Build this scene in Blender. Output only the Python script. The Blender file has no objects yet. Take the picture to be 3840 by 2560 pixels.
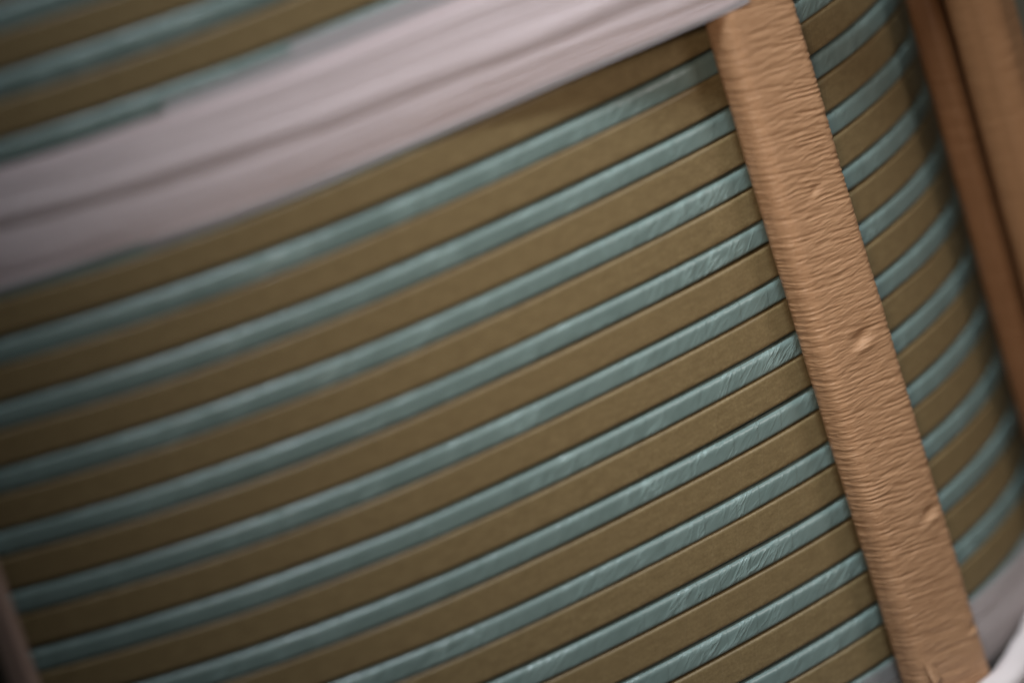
import bpy, bmesh, math, random
from mathutils import Vector, Matrix, noise
random.seed(7)
S = bpy.context.scene
COL = S.collection
U = 0.014                      # one pitch of the winding (brown strip + green strip), metres

# ------------------------------------------------------------------ camera
CAM = Vector((0.0, -81.53957, 22.7779))
RIGHT = Vector((0.94969844, -0.13703405, -0.28159287))
FWD = Vector((0.04898925, 0.95311896, -0.29860393))
UP = Vector((0.30931041, 0.26978866, 0.91188878))
F = 18000.0                    # focal length in photograph pixels (3840 wide)
cd = bpy.data.cameras.new('camera'); cam = bpy.data.objects.new('camera', cd); COL.objects.link(cam)
m = Matrix.Identity(4)
for i in range(3):
    m[i][0] = RIGHT[i]; m[i][1] = UP[i]; m[i][2] = -FWD[i]; m[i][3] = CAM[i] * U
cam.matrix_world = m
cd.sensor_width = 36.0; cd.lens = 36.0 * F / 3840.0
cd.clip_start = 0.05; cd.clip_end = 50
cd.dof.use_dof = True
cd.dof.focus_distance = 78.7 * U
cd.dof.aperture_fstop = 3.2
cd.dof.aperture_blades = 0
S.camera = cam

# ------------------------------------------------------------------ light
w = bpy.data.worlds.new('World'); S.world = w; w.use_nodes = True
bg = w.node_tree.nodes['Background']; bg.inputs[0].default_value = (0.92, 0.95, 0.86, 1); bg.inputs[1].default_value = 0.014

def lamp(name, kind, loc, aim, energy, color, **kw):
    l = bpy.data.lights.new(name, kind); l.energy = energy; l.color = color
    for k, v in kw.items(): setattr(l, k, v)
    o = bpy.data.objects.new(name, l); COL.objects.link(o)
    o.location = Vector(loc) * U
    o.rotation_euler = (Vector(aim) - Vector(loc)).to_track_quat('-Z', 'Y').to_euler()
    return o
lamp('key_pool_spot', 'SPOT', (-2, -66, 26), (6.8, -7.6, 0.3), 17.0, (1.0, 0.85, 0.70),
     spot_size=math.radians(16.5), spot_blend=1.0, shadow_soft_size=0.06)  # added spot; soft narrow cone makes the light pool and the dark left side
lamp('ceiling_lamp', 'SPOT', (10, -31, 55), (6.6, -7.8, 0.4), 66.0, (0.80, 0.92, 1.0),
     spot_size=math.radians(19), spot_blend=1.0, shadow_soft_size=0.12)
lamp('side_lamp', 'AREA', (75, -45, 38), (8, -7, 0), 3.8, (1.0, 0.95, 0.93), shape='DISK', size=0.40)

vs = S.view_settings
vs.view_transform = 'Standard'; vs.look = 'None'; vs.exposure = 0.0; vs.gamma = 1.0; vs.use_curve_mapping = False
S.cycles.use_denoising = True

# ------------------------------------------------------------------ helpers
def ray(px, py):
    return (RIGHT * ((px - 1920) / F) + FWD - UP * ((py - 1280) / F))
def at_depth(px, py, d):
    return CAM + ray(px, py) * d
def tag(o, label=None, cat=None, group=None, kind=None):
    if label: o['label'] = label
    if cat: o['category'] = cat
    if group: o['group'] = group
    if kind: o['kind'] = kind
    return o
def empty(name, loc=(0, 0, 0)):
    o = bpy.data.objects.new(name, None); COL.objects.link(o); o.location = Vector(loc) * U
    o.empty_display_size = 0.02
    return o
def mesh(name, verts, faces, uvs=None, smooth=True, sharp=0):
    me = bpy.data.meshes.new(name)
    me.from_pydata([tuple(Vector(v) * U) for v in verts], [], faces)
    if uvs:
        l = me.uv_layers.new(name='UVMap')
        k = 0
        for f in uvs:
            for c in f:
                l.data[k].uv = c; k += 1
    if smooth: me.shade_smooth()
    if sharp: me.set_sharp_from_angle(angle=math.radians(sharp))
    me.update()
    return me
def obj(name, me, mat, parent=None):
    if mat and not me.materials: me.materials.append(mat)
    o = bpy.data.objects.new(name, me); COL.objects.link(o)
    if parent: o.parent = parent
    return o

# ------------------------------------------------------------------ materials
class NT:
    def __init__(s, name, rough=0.6, spec=0.4):
        s.m = bpy.data.materials.new(name); s.m.use_nodes = True
        s.t = s.m.node_tree; s.b = s.t.nodes['Principled BSDF']
        s.b.inputs['Roughness'].default_value = rough
        s.b.inputs['Specular IOR Level'].default_value = spec
    def n(s, typ, **kw):
        nd = s.t.nodes.new(typ)
        for k, v in kw.items():
            if k in nd.inputs: nd.inputs[k].default_value = v
            else: setattr(nd, k, v)
        return nd
    def l(s, a, b): s.t.links.new(a, b)
    def math(s, op, a, b=None, c=None, clamp=False):
        nd = s.t.nodes.new('ShaderNodeMath'); nd.operation = op; nd.use_clamp = clamp
        for i, v in enumerate((a, b, c)):
            if v is None: continue
            if isinstance(v, (int, float)): nd.inputs[i].default_value = v
            else: s.l(v, nd.inputs[i])
        return nd.outputs[0]
    def uv(s, rand=True):
        t = s.n('ShaderNodeUVMap'); sep = s.n('ShaderNodeSeparateXYZ'); s.l(t.outputs[0], sep.inputs[0])
        u, v = sep.outputs[0], sep.outputs[1]
        if rand:
            oi = s.n('ShaderNodeObjectInfo')
            u = s.math('ADD', u, s.math('MULTIPLY', oi.outputs['Random'], 173.0))
            s.rnd = oi.outputs['Random']
        return u, v
    def vec(s, x, y, z=None):
        c = s.n('ShaderNodeCombineXYZ')
        for i, v in enumerate((x, y, z)):
            if v is None: continue
            if isinstance(v, (int, float)): c.inputs[i].default_value = v
            else: s.l(v, c.inputs[i])
        return c.outputs[0]
    def noise(s, vec, scale, detail=3, rough=0.5, dist=0.0):
        nd = s.n('ShaderNodeTexNoise', Scale=scale, Detail=detail, Roughness=rough, Distortion=dist)
        s.l(vec, nd.inputs['Vector']); return nd.outputs[0]
    def ramp(s, fac, stops):
        r = s.n('ShaderNodeValToRGB'); s.l(fac, r.inputs[0])
        e = r.color_ramp.elements
        while len(e) < len(stops): e.new(0.5)
        for i, (p, c) in enumerate(stops):
            e[i].position = p; e[i].color = (*c, 1) if len(c) == 3 else c
        return r.outputs[0]
    def mix(s, fac, a, b):
        nd = s.n('ShaderNodeMix', data_type='RGBA')
        for sock, v in ((nd.inputs['Factor'], fac), (nd.inputs['A'], a), (nd.inputs['B'], b)):
            if isinstance(v, (tuple, list)): sock.default_value = (*v, 1)
            elif isinstance(v, (int, float)): sock.default_value = v
            else: s.l(v, sock)
        return nd.outputs['Result']
    def bump(s, h, strength, dist, prev=None):
        nd = s.n('ShaderNodeBump', Strength=strength, Distance=dist); s.l(h, nd.inputs['Height'])
        if prev is not None: s.l(prev, nd.inputs['Normal'])
        return nd.outputs[0]
    def lap(s, u, v, lean, freq, width, seed):
        """thin lines where one turn of wrapping paper ends over the next"""
        q = s.math('ADD', s.math('MULTIPLY', u, freq), s.math('MULTIPLY', v, lean * freq))
        q = s.math('ADD', q, s.math('MULTIPLY', s.noise(s.vec(u, s.math('MULTIPLY', v, 0.15), seed), 0.5, 1), 2.5))
        fr = s.math('FRACT', q)
        d = s.math('MULTIPLY', fr, 1.0 / width)
        return s.math('SUBTRACT', 1.0, d, clamp=True)          # 1 at the line, fading one way

# brown pressboard-like wrapped strip
B = NT('brown_wrapped_paper', 0.42, 0.45)
u, v = B.uv()
fib = B.noise(B.vec(B.math('MULTIPLY', u, 1.0), B.math('MULTIPLY', v, 1.0), 0), 20, 5, 0.7)
blo = B.noise(B.vec(u, v, 3.1), 1.3, 3, 0.55)
line = B.lap(u, v, -0.30, 2.1, 0.07, 1.0)
col = B.mix(B.math('MULTIPLY', B.math('MULTIPLY_ADD', fib, 2.2, -0.6, True), 1.0), (0.110, 0.072, 0.031), (0.250, 0.180, 0.088))
col = B.mix(B.math('MULTIPLY_ADD', blo, 0.6, -0.15, True), col, (0.185, 0.128, 0.062))
grn = B.noise(B.vec(B.math('MULTIPLY', u, 0.5), B.math('MULTIPLY', v, 1.6), 6.0), 7, 5, 0.7)
col = B.mix(B.math('MULTIPLY', B.math('MULTIPLY_ADD', grn, 3.6, -1.4, True), 0.75), col, (0.115, 0.076, 0.034))
spk = B.math('GREATER_THAN', B.noise(B.vec(u, v, 9.0), 16, 2, 0.5), 0.70)
col = B.mix(B.math('MULTIPLY', spk, 0.35), col, (0.08, 0.055, 0.03))
col = B.mix(B.math('MULTIPLY', line, 0.14), col, (0.34, 0.25, 0.14))
B.l(B.mix(B.math('MULTIPLY', B.rnd, 0.35), col, (0.150, 0.100, 0.046)), B.b.inputs['Base Color'])
fn = B.noise(B.vec(B.math('MULTIPLY', u, 0.35), v, 5.0), 60, 3, 0.6)
bm_ = B.bump(B.math('MULTIPLY_ADD', fib, 0.5, fn), 0.25, 0.0002)
bm_ = B.bump(line, 0.22, 0.00025, bm_)
B.l(bm_, B.b.inputs['Normal'])
M_BROWN = B.m

# green wrinkled film-wrapped strip
G = NT('green_wrinkled_wrap', 0.42, 0.65)
u, v = G.uv()
a = math.radians(38)
ru = G.math('ADD', G.math('MULTIPLY', u, math.cos(a)), G.math('MULTIPLY', v, math.sin(a)))
rv = G.math('SUBTRACT', G.math('MULTIPLY', v, math.cos(a)), G.math('MULTIPLY', u, math.sin(a)))
n1 = G.noise(G.vec(G.math('MULTIPLY', ru, 0.9), G.math('MULTIPLY', rv, 4.5), 0), 1.0, 4, 0.55, 0.6)
rid = G.math('SUBTRACT', 1.0, G.math('MULTIPLY', G.math('ABSOLUTE', G.math('SUBTRACT', n1, 0.5)), 9.0), clamp=True)
rid = G.math('POWER', rid, 2.0)
n2 = G.noise(G.vec(G.math('MULTIPLY', ru, 1.6), G.math('MULTIPLY', rv, 9.0), 4.0), 1.0, 3, 0.5, 0.5)
msk = G.noise(G.vec(u, v, 8.0), 1.1, 2, 0.5)
msk = G.math('MULTIPLY_ADD', msk, 4.0, -1.7, True)
line = G.lap(u, v, -0.30, 1.5, 0.05, 2.0)
blo = G.noise(G.vec(u, v, 2.0), 2.2, 4, 0.6)
col = G.mix(blo, (0.098, 0.136, 0.124), (0.155, 0.200, 0.185))
col = G.mix(G.math('MULTIPLY', G.math('MULTIPLY', rid, msk), 0.30), col, (0.34, 0.45, 0.43))
G.l(col, G.b.inputs['Base Color'])
h = G.math('ADD', G.math('MULTIPLY', G.math('MULTIPLY', rid, msk), 1.1), G.math('MULTIPLY', n2, 0.7))
h = G.math('ADD', h, G.math('MULTIPLY', n1, 0.7))
nb = G.bump(h, 0.33, 0.0006)
nb = G.bump(line, 0.3, 0.0003, nb)
nb = G.bump(G.noise(G.vec(u, v, 1.0), 45, 3, 0.6), 0.12, 0.0002, nb)
G.l(nb, G.b.inputs['Normal'])
G.b.inputs['Roughness'].default_value = 0.33
M_GREEN = G.m

# tan crepe paper
def crepe(name, c0, c1, c2, bump=0.5):
    C = NT(name, 0.42, 0.5)
    u, v = C.uv(False)
    blo = C.noise(C.vec(u, v, 0), 0.9, 4, 0.6)
    fine = C.noise(C.vec(C.math('MULTIPLY', u, 2.0), C.math('MULTIPLY', v, 9.0), 1), 3.0, 4, 0.6)
    col = C.mix(C.math('MULTIPLY_ADD', blo, 1.8, -0.4, True), c0, c1)
    col = C.mix(C.math('MULTIPLY_ADD', fine, 1.4, -0.45, True), col, c2)
    C.l(col, C.b.inputs['Base Color'])
    f2 = C.noise(C.vec(C.math('MULTIPLY', u, 1.2), C.math('MULTIPLY', v, 7.0), 2), 2.0, 3, 0.55, 0.3)
    f3 = C.noise(C.vec(u, v, 3), 40, 3, 0.6)
    nb = C.bump(f2, bump, 0.0007); nb = C.bump(f3, 0.15, 0.0002, nb)
    C.l(nb, C.b.inputs['Normal'])
    return C.m
M_CREPE = crepe('tan_crepe_paper', (0.315, 0.162, 0.080), (0.38, 0.206, 0.108), (0.45, 0.262, 0.148))
M_CREPE2 = crepe('shaded_brown_paper', (0.14, 0.060, 0.024), (0.172, 0.075, 0.031), (0.182, 0.082, 0.035), 0.2)  # brown paper with the shade on this lead put into its colour
M_CREPE4 = crepe('smooth_tan_paper', (0.24, 0.118, 0.054), (0.30, 0.152, 0.073), (0.32, 0.166, 0.08), 0.2)
M_CREPE3 = crepe('pinkish_brown_paper', (0.20, 0.13, 0.105), (0.24, 0.16, 0.13), (0.26, 0.175, 0.14), 0.25)

# white binding tape, slightly pink
def tape(name, alpha, c0, c1):
    T = NT(name, 0.5, 0.3)
    u, v = T.uv()
    st = T.noise(T.vec(T.math('MULTIPLY', u, 0.10), T.math('MULTIPLY', v, 13.0), 0), 1.0, 4, 0.6)
    T.l(T.mix(st, c0, c1), T.b.inputs['Base Color'])
    st2 = T.noise(T.vec(T.math('MULTIPLY', u, 0.25), T.math('MULTIPLY', v, 16.0), 2), 1.0, 3, 0.6)
    T.l(T.bump(st2, 0.6, 0.0008), T.b.inputs['Normal'])
    if alpha < 1:
        T.b.inputs['Alpha'].default_value = alpha
    return T.m
M_TAPE = tape('white_binding_tape', 1.0, (0.33, 0.26, 0.265), (0.68, 0.575, 0.59))
M_TAPE2 = tape('greyed_binding_tape', 0.75, (0.33, 0.275, 0.265), (0.46, 0.39, 0.375))
M_FILM = tape('clear_tape_film', 0.68, (0.36, 0.33, 0.34), (0.46, 0.42, 0.43))
M_FILM2 = tape('thin_clear_film', 0.22, (0.30, 0.28, 0.28), (0.38, 0.35, 0.35))
M_CORD = tape('white_cotton_sleeve', 1.0, (0.58, 0.49, 0.48), (0.68, 0.59, 0.57))

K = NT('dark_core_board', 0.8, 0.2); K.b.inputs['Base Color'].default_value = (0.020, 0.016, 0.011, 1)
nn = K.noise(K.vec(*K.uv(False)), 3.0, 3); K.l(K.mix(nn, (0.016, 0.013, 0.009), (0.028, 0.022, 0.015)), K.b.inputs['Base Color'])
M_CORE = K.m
W = NT('grey_green_wall_paint', 0.85, 0.2)
tc = W.n('ShaderNodeTexCoord'); nn = W.noise(tc.outputs['Object'], 3.0, 4)
W.l(W.mix(nn, (0.42, 0.43, 0.33), (0.50, 0.50, 0.40)), W.b.inputs['Base Color'])
M_WALL = W.m

# ------------------------------------------------------------------ the winding's outline seen along its axis
PR = [11.4684966, (1.31748833, 0.909810209), (-0.0225565825, -0.051886705), (0.014270454, 0.0698121877), (-0.00809925076, -0.113970829)]
def rad(th):
    r = PR[0]
    for i, (c, s) in enumerate(PR[1:]):
        r += c * math.cos((i + 2) * th) + s * math.sin((i + 2) * th)
    return r
def ppt(th):
    r = rad(th); return Vector((r * math.cos(th), r * math.sin(th)))
def frame(th):
    t = (ppt(th + 1e-3) - ppt(th - 1e-3)).normalized()
    return ppt(th), t, Vector((t.y, -t.x))          # point, tangent (anticlockwise), outward normal
NTH = 216
OUT = [frame(2 * math.pi * i / NTH) for i in range(NTH)]

def sweep(path, section, closed_section=True, wob=None):
    """path: list of (p, t, n); section: list of (outward, z). Returns verts, faces, uvs (u = arc length, v = z/perimeter)."""
    n, k = len(path), len(section)
    V, Fc, UV = [], [], []
    arc = [0.0]
    for i in range(n):
        a, b = path[i][0], path[(i + 1) % n][0]; arc.append(arc[-1] + (b - a).length)
    per = [0.0]
    for j in range(k):
        a, b = section[j], section[(j + 1) % k]; per.append(per[-1] + math.hypot(a[0] - b[0], a[1] - b[1]))
    for i, (p, t, nn) in enumerate(path):
        for j, (o, z) in enumerate(section):
            d = wob(i / n, j, arc[i], z) if wob else (0, 0)
            q = p + nn * (o + d[0]); V.append((q.x, q.y, z + d[1]))
    kk = k if closed_section else k - 1
    for i in range(n):
        i2 = (i + 1) % n
        for j in range(kk):
            j2 = (j + 1) % k
            Fc.append((i * k + j, i2 * k + j, i2 * k + j2, i * k + j2))
            UV.append(((arc[i], per[j]), (arc[i + 1], per[j]), (arc[i + 1], per[j + 1]), (arc[i], per[j + 1])))
    return V, Fc, UV

def strip_section(z0, z1, depth, rt, rb, out):
    s = [(-depth, z0)]
    for q in range(5):
        a = -math.pi / 2 + q * math.pi / 8
        s.append((out - rb + rb * math.cos(a), z0 + rb + rb * math.sin(a)))
    s += [(out, z0 + rb + 0.03), (out, z1 - rt - 0.03)]
    for q in range(6):
        a = q * math.pi / 10
        s.append((out - rt + rt * math.cos(a), z1 - rt + rt * math.sin(a)))
    s.append((-depth, z1))
    return s
def wobble(seed, ar, az):
    def f(fr, j, arc, z):
        a = 2 * math.pi * fr
        c = Vector((math.cos(a) * 4 + seed * 7.7, math.sin(a) * 4, seed))
        return (noise.noise(c) * ar, noise.noise(c + Vector((3, 5, 9))) * az)
    return f

coil = empty('coil_winding')
tag(coil, 'curved coil wound with alternating olive brown and grey green flat strips', 'coil winding')
# dark board the strips are wound on
sec = [(-1.4, -14.6), (-0.34, -14.6), (-0.34, 13.6), (-1.4, 13.6)]
obj('core', mesh('core', *sweep(OUT, sec), smooth=False), M_CORE, coil)
brown_me, green_me = [], []
for q in range(4):
    # local z = 0 is the top edge of the green strip (bottom of the brown strip above it)
    brown_me.append(mesh('brown_strip', *sweep(OUT, strip_section(0.034, 0.606, 0.33, 0.060, 0.060, 0.0), wob=wobble(q + 1, 0.014, 0.014))))
    green_me.append(mesh('green_strip', *sweep(OUT, strip_section(-0.368, 0.0, 0.33, 0.100, 0.055, 0.010), wob=wobble(q + 11, 0.014, 0.014))))
for k in range(-13, 15):
    o = obj('brown_strip', brown_me[k % 4], M_BROWN, coil); o.location.z = (-k + random.uniform(-.012, .012)) * U
    o = obj('green_strip', green_me[(k * 3 + 1) % 4], M_GREEN, coil); o.location.z = (-k + random.uniform(-.012, .012)) * U

# ------------------------------------------------------------------ leads: long flat conductors wrapped in crepe paper
def rrect(W_, T_, rc, nw, nt_, nc):
    """closed rounded rectangle as (x, y, normal angle); starts at the inner left, runs round"""
    pts = []
    cs = [(W_ / 2 - rc, -T_ / 2 + rc, -90), (W_ / 2 - rc, T_ / 2 - rc, 0), (-W_ / 2 + rc, T_ / 2 - rc, 90), (-W_ / 2 + rc, -T_ / 2 + rc, 180)]
    for i, (cx, cy, a0) in enumerate(cs):
        for q in range(nc + 1):
            a = math.radians(a0 + 90 * q / nc)
            pts.append((cx + rc * math.cos(a), cy + rc * math.sin(a), math.cos(a), math.sin(a)))
        nx = cs[(i + 1) % 4]; a = math.radians(nx[2])
        ex, ey = nx[0] + rc * math.cos(a), nx[1] + rc * math.sin(a)
        sx, sy, mx, my = pts[-1]
        steps = nw if i in (1, 3) else nt_
        for q in range(1, steps):
            f = q / steps
            pts.append((sx + (ex - sx) * f, sy + (ey - sy) * f, mx, my))
    return pts
def make_lead(name, c, t, n, W_, T_, rc, z0, z1, dz, mat, amp, freq, dents=(), res=(30, 12, 7), seed=0.0, bow=0.0, lean=(0.0, 0.0)):
    """x of the section runs along -t (to the left seen from outside), y along the outward normal n"""
    sec = rrect(W_, T_, rc, *res)
    k = len(sec); per = [0.0]
    for j in range(k):
        a, b = sec[j], sec[(j + 1) % k]; per.append(per[-1] + math.hypot(a[0] - b[0], a[1] - b[1]))
    rows = int((z1 - z0) / dz) + 1
    V, Fc, UV = [], [], []
    for i in range(rows):
        z = z0 + i * dz
        sway = noise.noise(Vector((seed, 1.3, z * 0.13))) * 0.05
        for j, (x, y, nx, ny) in enumerate(sec):
            s = per[j]
            # crepe: long wavy ridges running across the lead
            wz = z * freq + 0.45 * noise.noise(Vector((s * 1.3, z * 2.0, seed + 4))) - 0.20 * x * freq
            a = 1.0 - abs(noise.noise(Vector((s * 1.1 + 3.0, wz, seed)))) * 2.6
            b = noise.noise(Vector((s * 2.3, wz * 1.9, seed + 9)))
            side = 1.0
            if nx > 0.3 and ny < 0.75: side = 0.5
            zone = 0.95 + 0.7 * noise.noise(Vector((s * 0.5, z * 0.35, seed + 2)))
            h = amp * side * max(0.15, zone) * (max(a, -0.4) + 0.15 * b)
            h += 0.020 * noise.noise(Vector((s * 0.8, z * 0.7, seed + 17)))
            for (dx, dz_, size) in dents:
                if ny > 0.5:
                    ex = (x - dx) / (0.26 * size); ey = (z - dz_ + 0.05 * (x - dx)) / (0.15 * size)
                    g = math.exp(-(ex * ex + ey * ey))
                    ey2 = (z - dz_ + 0.22 * size + 0.05 * (x - dx)) / (0.10 * size)
                    g2 = math.exp(-(ex * ex * 0.8 + ey2 * ey2))
                    h = h * (1 - 0.45 * g) - 0.060 * size * g + 0.040 * size * g2
            q = c - t * (x + nx * h + sway) + n * (y + ny * h + bow * ((z + 2) / 12) ** 2) + t * (lean[0] - lean[1] * z)
            V.append((q.x, q.y, z))
    for i in range(rows - 1):
        for j in range(k):
            j2 = (j + 1) % k
            Fc.append((i * k + j, i * k + j2, (i + 1) * k + j2, (i + 1) * k + j))
            za, zb = z0 + i * dz, z0 + (i + 1) * dz
            UV.append(((per[j], za), (per[j + 1], za), (per[j + 1], zb), (per[j], zb)))
    Fc.append(tuple(range(k))); UV.append(tuple((per[j], z0) for j in range(k)))
    b0 = (rows - 1) * k
    Fc.append(tuple(b0 + j for j in reversed(range(k)))); UV.append(tuple((per[j], z1) for j in reversed(range(k))))
    return mesh(name, V, Fc, UV)

LW, LT, LSO = 1.69, 0.64, 0.13
LEAN = (0.045, 0.010)
lp, lt, ln = frame(math.radians(-36.75))
lc = lp + ln * (LSO + LT / 2)
def on_lead(px, py):
    """section x and z of the lead's outer face where a photograph pixel falls"""
    o2 = lc + ln * LT / 2; d = ray(px, py)
    tt = ((o2 - CAM.xy).dot(ln)) / d.xy.dot(ln)
    q = CAM + d * tt
    return -(q.xy - o2).dot(lt) + LEAN[0] - LEAN[1] * q.z, q.z
dents = [(*on_lead(3060, 712), 0.48), (*on_lead(3232, 1262), 0.80), (*on_lead(3488, 1915), 0.68), (*on_lead(3650, 2345), 0.5)]
lead = empty('wrapped_lead', (lc.x, lc.y, 0))
tag(lead, 'tan crepe paper wrapped lead in sharp focus, standing across the striped coil', 'lead')
me = make_lead('paper_wrap', Vector((0, 0)), lt, ln, LW, LT, 0.25, -12.5, 11.0, 0.0095, M_CREPE, 0.0108, 12.5, dents, res=(24, 8, 6), lean=LEAN)
obj('paper_wrap', me, M_CREPE, lead)
# torn end of the wrapping paper standing off the left corner near the foot of the picture
def flap():
    V, Fc, UV = [], [], []
    x0, z0 = on_lead(3398, 2500); x0 = LW / 2 - 0.20
    z0 = on_lead(3420, 2500)[1]
    for i in range(9):
        f = i / 8
        for j in range(4):
            g = j / 3
            x = x0 + 0.04 - 0.20 * g * (0.35 + f); lift = 0.03 + 0.16 * f * (1 - 0.4 * g) + 0.015 * math.sin(f * 9 + g * 4)
            q = lt * (LEAN[0] - LEAN[1] * z0 - x) + ln * (LT / 2 - 0.06 + lift)
            V.append((q.x, q.y, z0 - 0.55 * f + 0.06 * g))
    n0 = len(V)
    for vtx in list(V):
        V.append((vtx[0] - ln.x * 0.012, vtx[1] - ln.y * 0.012, vtx[2]))
    for i in range(8):
        for j in range(3):
            a = i * 4 + j; Fc.append((a, a + 1, a + 5, a + 4)); Fc.append((n0 + a + 4, n0 + a + 5, n0 + a + 1, n0 + a))
    rim = [j for j in range(4)] + [i * 4 + 3 for i in range(1, 9)] + [32 + j for j in (2, 1, 0)] + [i * 4 for i in range(7, 0, -1)]
    for a, b in zip(rim, rim[1:] + rim[:1]): Fc.append((b, a, n0 + a, n0 + b))
    UV = [[(V[i][0] * 2, V[i][2] * 2) for i in f] for f in Fc]
    return mesh('paper_flap', V, Fc, UV)
obj('paper_flap', flap(), M_CREPE, lead)

# two leads lying one on the other at the turn of the coil
bp, bt, bn = frame(math.radians(-13.5))
for (off, T_, W_, mat, lab, sd) in ((0.36, 0.56, 1.3, M_CREPE2, 'brown paper wrapped lead, coloured dark for shade, lying against the coil, right of the sharp lead', 3.0),
                                   (1.00, 0.95, 1.5, M_CREPE4, 'broad lighter tan wrapped lead at the right edge, outside the shade-darkened one', 5.0)):
    c = bp + bn * (off + T_ / 2)
    r = empty('wrapped_lead', (c.x, c.y, 0)); tag(r, lab, 'lead')
    me = make_lead('paper_wrap', Vector((0, 0)), bt, bn, W_, T_, 0.20 if T_ < .8 else 0.38, -8.3, 12.5, 0.06, mat, 0.010, 7.0, res=(14, 8, 5), seed=sd)
    obj('paper_wrap', me, mat, r)

# slim strip at the lower left, in front of the coil, and the dark bar for shade beside it
def edge_bar(px0, py0, px1, depth, wpx, T_, mat, label):
    q = at_depth(px0, py0, depth)
    th = math.atan2(q.y, q.x); p, t, n = frame(th)
    c = Vector((q.x, q.y))
    r = empty('spacer_or_shade_bar', (c.x, c.y, 0)); tag(r, label, 'spacer bar')
    me = make_lead('board', Vector((0, 0)), t, n, wpx, T_, 0.08, -13.5, 3.0, 0.2, mat, 0.0, 3.0, res=(6, 4, 4), seed=8.0)
    obj('board', me, mat, r)
    return r

# ------------------------------------------------------------------ binding tape
def hull(pts):
    pts = sorted(set((round(p[0], 6), round(p[1], 6)) for p in pts))
    def half(ps):
        h = []
        for p in ps:
            while len(h) > 1 and (h[-1][0] - h[-2][0]) * (p[1] - h[-2][1]) - (h[-1][1] - h[-2][1]) * (p[0] - h[-2][0]) <= 0: h.pop()
            h.append(p)
        return h
    a, b = half(pts), half(pts[::-1])
    return [Vector(p) for p in a[:-1] + b[:-1]]
def resample(poly, n, smooth=2):
    L = [0.0]
    for i in range(len(poly)): L.append(L[-1] + (poly[(i + 1) % len(poly)] - poly[i]).length)
    out, j = [], 0
    for i in range(n):
        s = L[-1] * i / n
        while L[j + 1] < s: j += 1
        f = (s - L[j]) / max(1e-9, L[j + 1] - L[j])
        out.append(poly[j].lerp(poly[(j + 1) % len(poly)], f))
    for _ in range(smooth):
        out = [(out[i - 1] + out[i] * 2 + out[(i + 1) % n]) / 4 for i in range(n)]
    path = []
    for i in range(n):
        t = (out[(i + 1) % n] - out[i - 1]).normalized()
        path.append((out[i], t, Vector((t.y, -t.x))))
    return path
lead_pts = []; foot_pts = []
for (x, y, nx, ny) in rrect(LW + 0.08, LT + 0.08, 0.25, 6, 4, 6):
    q = lc - lt * x + ln * y; q += lt * (LEAN[0] - LEAN[1] * 4.8); lead_pts.append((q.x, q.y))
    q += lt * (LEAN[1] * 13.8); foot_pts.append((q.x, q.y))
bar_pts = []
for off, T_, W_ in ((0.36, 0.56, 1.38), (1.00, 0.95, 1.58)):
    for (x, y, nx, ny) in rrect(W_, T_ + 0.06, 0.16, 6, 4, 6):
        q = bp + bn * (off + T_ / 2 + y) - bt * x; bar_pts.append((q.x, q.y))
cord_path = resample(hull([(p.x + n.x * 0.03, p.y + n.y * 0.03) for p, t, n in OUT] + foot_pts), 420)
over = resample(hull([(p.x + n.x * 0.03, p.y + n.y * 0.03) for p, t, n in OUT] + lead_pts + bar_pts), 420)
tight = [(p + n * 0.015, t, n) for p, t, n in OUT]

def tape_section(z0, z1, o, th, crown, segs=8):
    a = []
    for i in range(segs + 1):
        f = i / segs
        a.append((o + crown * math.sin(math.pi * f), z0 + (z1 - z0) * f))
    return [(x + th, z) for x, z in a] + [(x, z) for x, z in reversed(a)]
def tape_layer(parent, path, z0, z1, o, th, crown, mat, seed, az=0.03, ang=None, slant=0.0, whole=False):
    sec = tape_section(z0, z1, o, th, crown)
    def wob(fr, j, arc, z):
        c = Vector((math.cos(2 * math.pi * fr) * 5 + seed * 3.1, math.sin(2 * math.pi * fr) * 5, seed * 1.7))
        c2 = Vector((arc * 0.5, z * 3.0, seed))
        dz = -slant * math.sin(math.atan2(path[int(fr * len(path) + 0.5) % len(path)][0].y, path[int(fr * len(path) + 0.5) % len(path)][0].x) + math.radians(82)) * (1.0 if whole else max(0.0, 1.0 - (z - z0) / (z1 - z0)))
        return (0.008 * noise.noise(c2), noise.noise(c) * az * 2 + dz)
    if ang:                                       # a tail that covers only part of the way round
        V, Fc, UV = sweep(path, sec, wob=wob)
        k = len(sec); n = len(path)
        keep = []
        for i in range(n):
            d = math.degrees(math.atan2(path[i][0].y, path[i][0].x))
            keep.append(ang[0] < d < ang[1])
        F2, U2 = [], []
        for fi, f in enumerate(Fc):
            i = fi // k
            if keep[i]: F2.append(f); U2.append(UV[fi])
        used = sorted(set(x for f in F2 for x in f)); mp = {x: i for i, x in enumerate(used)}
        V = [V[x] for x in used]; Fc = [tuple(mp[x] for x in f) for f in F2]; UV = U2
    else:
        V, Fc, UV = sweep(path, sec, wob=wob)
    return obj('tape_layer', mesh('tape_layer', V, Fc, UV, sharp=40), mat, parent)

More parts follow.
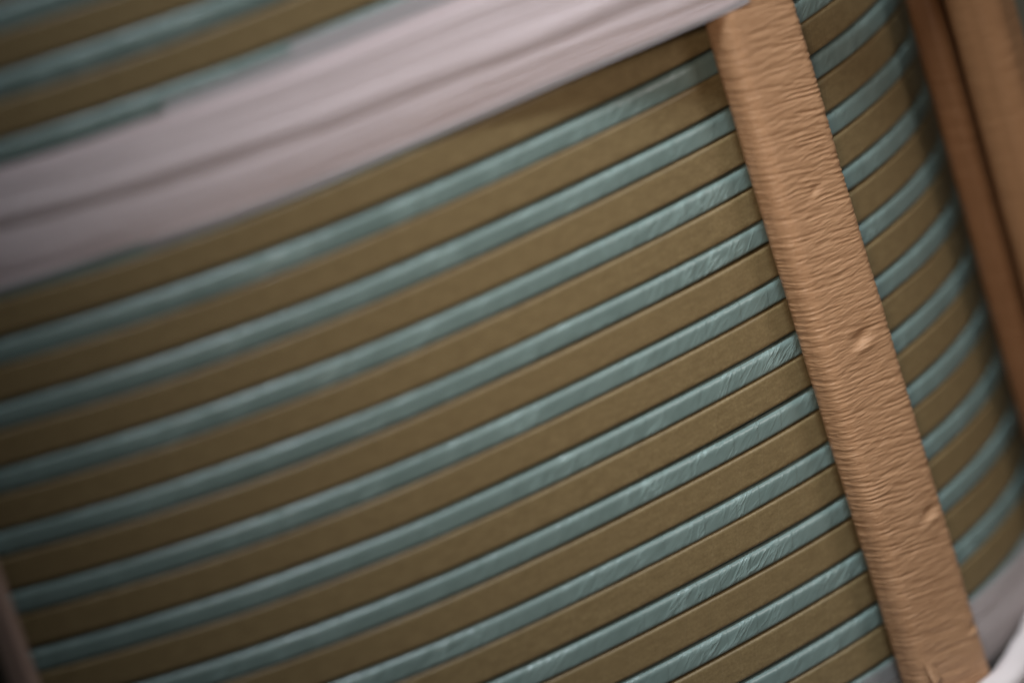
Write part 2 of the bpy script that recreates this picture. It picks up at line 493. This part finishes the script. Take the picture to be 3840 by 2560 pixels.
band = empty('binding_tape', (0, 0, 0))
tag(band, 'pale pinkish white binding tape band wound round the coil above its middle', 'binding tape')
B0 = 3.88
for i, (z0, z1, o, th, crown, mat) in enumerate([
        (B0 - 0.06, B0 + 1.55, 0.000, 0.014, 0.00, M_TAPE),
        (B0 + 0.05, B0 + 1.62, 0.018, 0.014, 0.00, M_TAPE),
        (B0 + 0.13, B0 + 1.70, 0.036, 0.014, 0.00, M_TAPE),
        (B0 + 0.20, B0 + 1.76, 0.054, 0.014, 0.00, M_TAPE),
        (B0 + 0.28, B0 + 1.66, 0.072, 0.014, 0.005, M_TAPE),
        (B0 + 0.36, B0 + 1.60, 0.090, 0.012, 0.005, M_TAPE),
        (B0 + 0.86, B0 + 1.62, 0.104, 0.012, 0.045, M_TAPE),
        (B0 + 0.70, B0 + 1.22, 0.110, 0.008, 0.055, M_TAPE),
        (B0 + 1.34, B0 + 1.60, 0.140, 0.012, 0.010, M_TAPE)]):
    tape_layer(band, over, z0, z1, o, th, crown, mat, i + 1, 0.02 if i < 6 else 0.03, slant=(0, 0, 0, 0, 0, 0, 0.34, 0.34, 0.15)[i], whole=(i == 7))
# clear film showing past the upper edge, ending in two steps, and a soft film along the lower edge
tape_layer(band, over, B0 + 1.5, B0 + 1.93, 0.03, 0.006, 0.0, M_FILM, 21, 0.02, (-93, -40))
tape_layer(band, over, B0 + 1.6, B0 + 2.10, 0.05, 0.006, 0.0, M_FILM, 22, 0.02, (-80.5, -40))
tape_layer(band, over, B0 - 0.17, B0 + 0.3, -0.010, 0.006, 0.0, M_FILM, 23, 0.02, (-97, -40))

band2 = empty('binding_tape', (0, 0, 0))
tag(band2, 'thin greyish binding tape band low on the coil, passing behind the sharp lead', 'binding tape')
Z2 = -8.02
tape_layer(band2, tight, Z2 - 1.7, Z2, 0.0, 0.010, 0.0, M_FILM2, 31, 0.02)
tape_layer(band2, tight, Z2 - 1.5, Z2 - 0.06, 0.016, 0.010, 0.0, M_FILM2, 32, 0.02)
tape_layer(band2, tight, Z2 - 0.62, Z2 - 0.02, 0.032, 0.010, 0.02, M_TAPE2, 33, 0.04, (-34, 20))
tape_layer(band2, tight, Z2 - 1.15, Z2 - 0.40, 0.050, 0.010, 0.03, M_TAPE2, 34, 0.07, (-33, 16))

# ------------------------------------------------------------------ white cord at the lower right
def tube(name, path, z, off, r, parent, mat):
    sec = [(off + r * math.cos(2 * math.pi * q / 20), z + r * math.sin(2 * math.pi * q / 20)) for q in range(20)]
    def wob(fr, j, arc, zz):
        c = Vector((math.cos(2 * math.pi * fr) * 6, math.sin(2 * math.pi * fr) * 6, 2.2)); c3 = Vector((arc * 1.6, j * 0.35, 7.7)); return (0.02 * noise.noise(c) + 0.05 * noise.noise(c3), 0.05 * noise.noise(c + Vector((4, 4, 4))))
    return obj(name, mesh(name, *sweep(path, sec, wob=wob)), mat, parent)
cord = tube('white_cord', cord_path, -9.03, 0.31, 0.28, None, M_CORD)
tag(cord, 'thick white cotton cord round the coil, in the lower right corner', 'cord')

edge_bar(70, 2500, 0, 74.4, 0.40, 0.5, M_CREPE3, 'slim pinkish brown bar upright at the lower left edge of the coil')
edge_bar(-55, 2500, 0, 74.4, 0.72, 0.5, M_CORE, 'black bar standing in for shade in the lower left corner, left of the pinkish one')  # added dark bar in place of the shaded coil beyond the strip

# ------------------------------------------------------------------ wall far behind
def box(name, lo, hi, mat):
    V = [(x, y, z) for x in (lo[0], hi[0]) for y in (lo[1], hi[1]) for z in (lo[2], hi[2])]
    Fc = [(0, 1, 3, 2), (4, 6, 7, 5), (0, 4, 5, 1), (2, 3, 7, 6), (0, 2, 6, 4), (1, 5, 7, 3)]
    return obj(name, mesh(name, V, Fc, smooth=False), mat)
wall = box('background_wall', (-120, 60, -90), (160, 66, 90), M_WALL)
tag(wall, kind='structure')
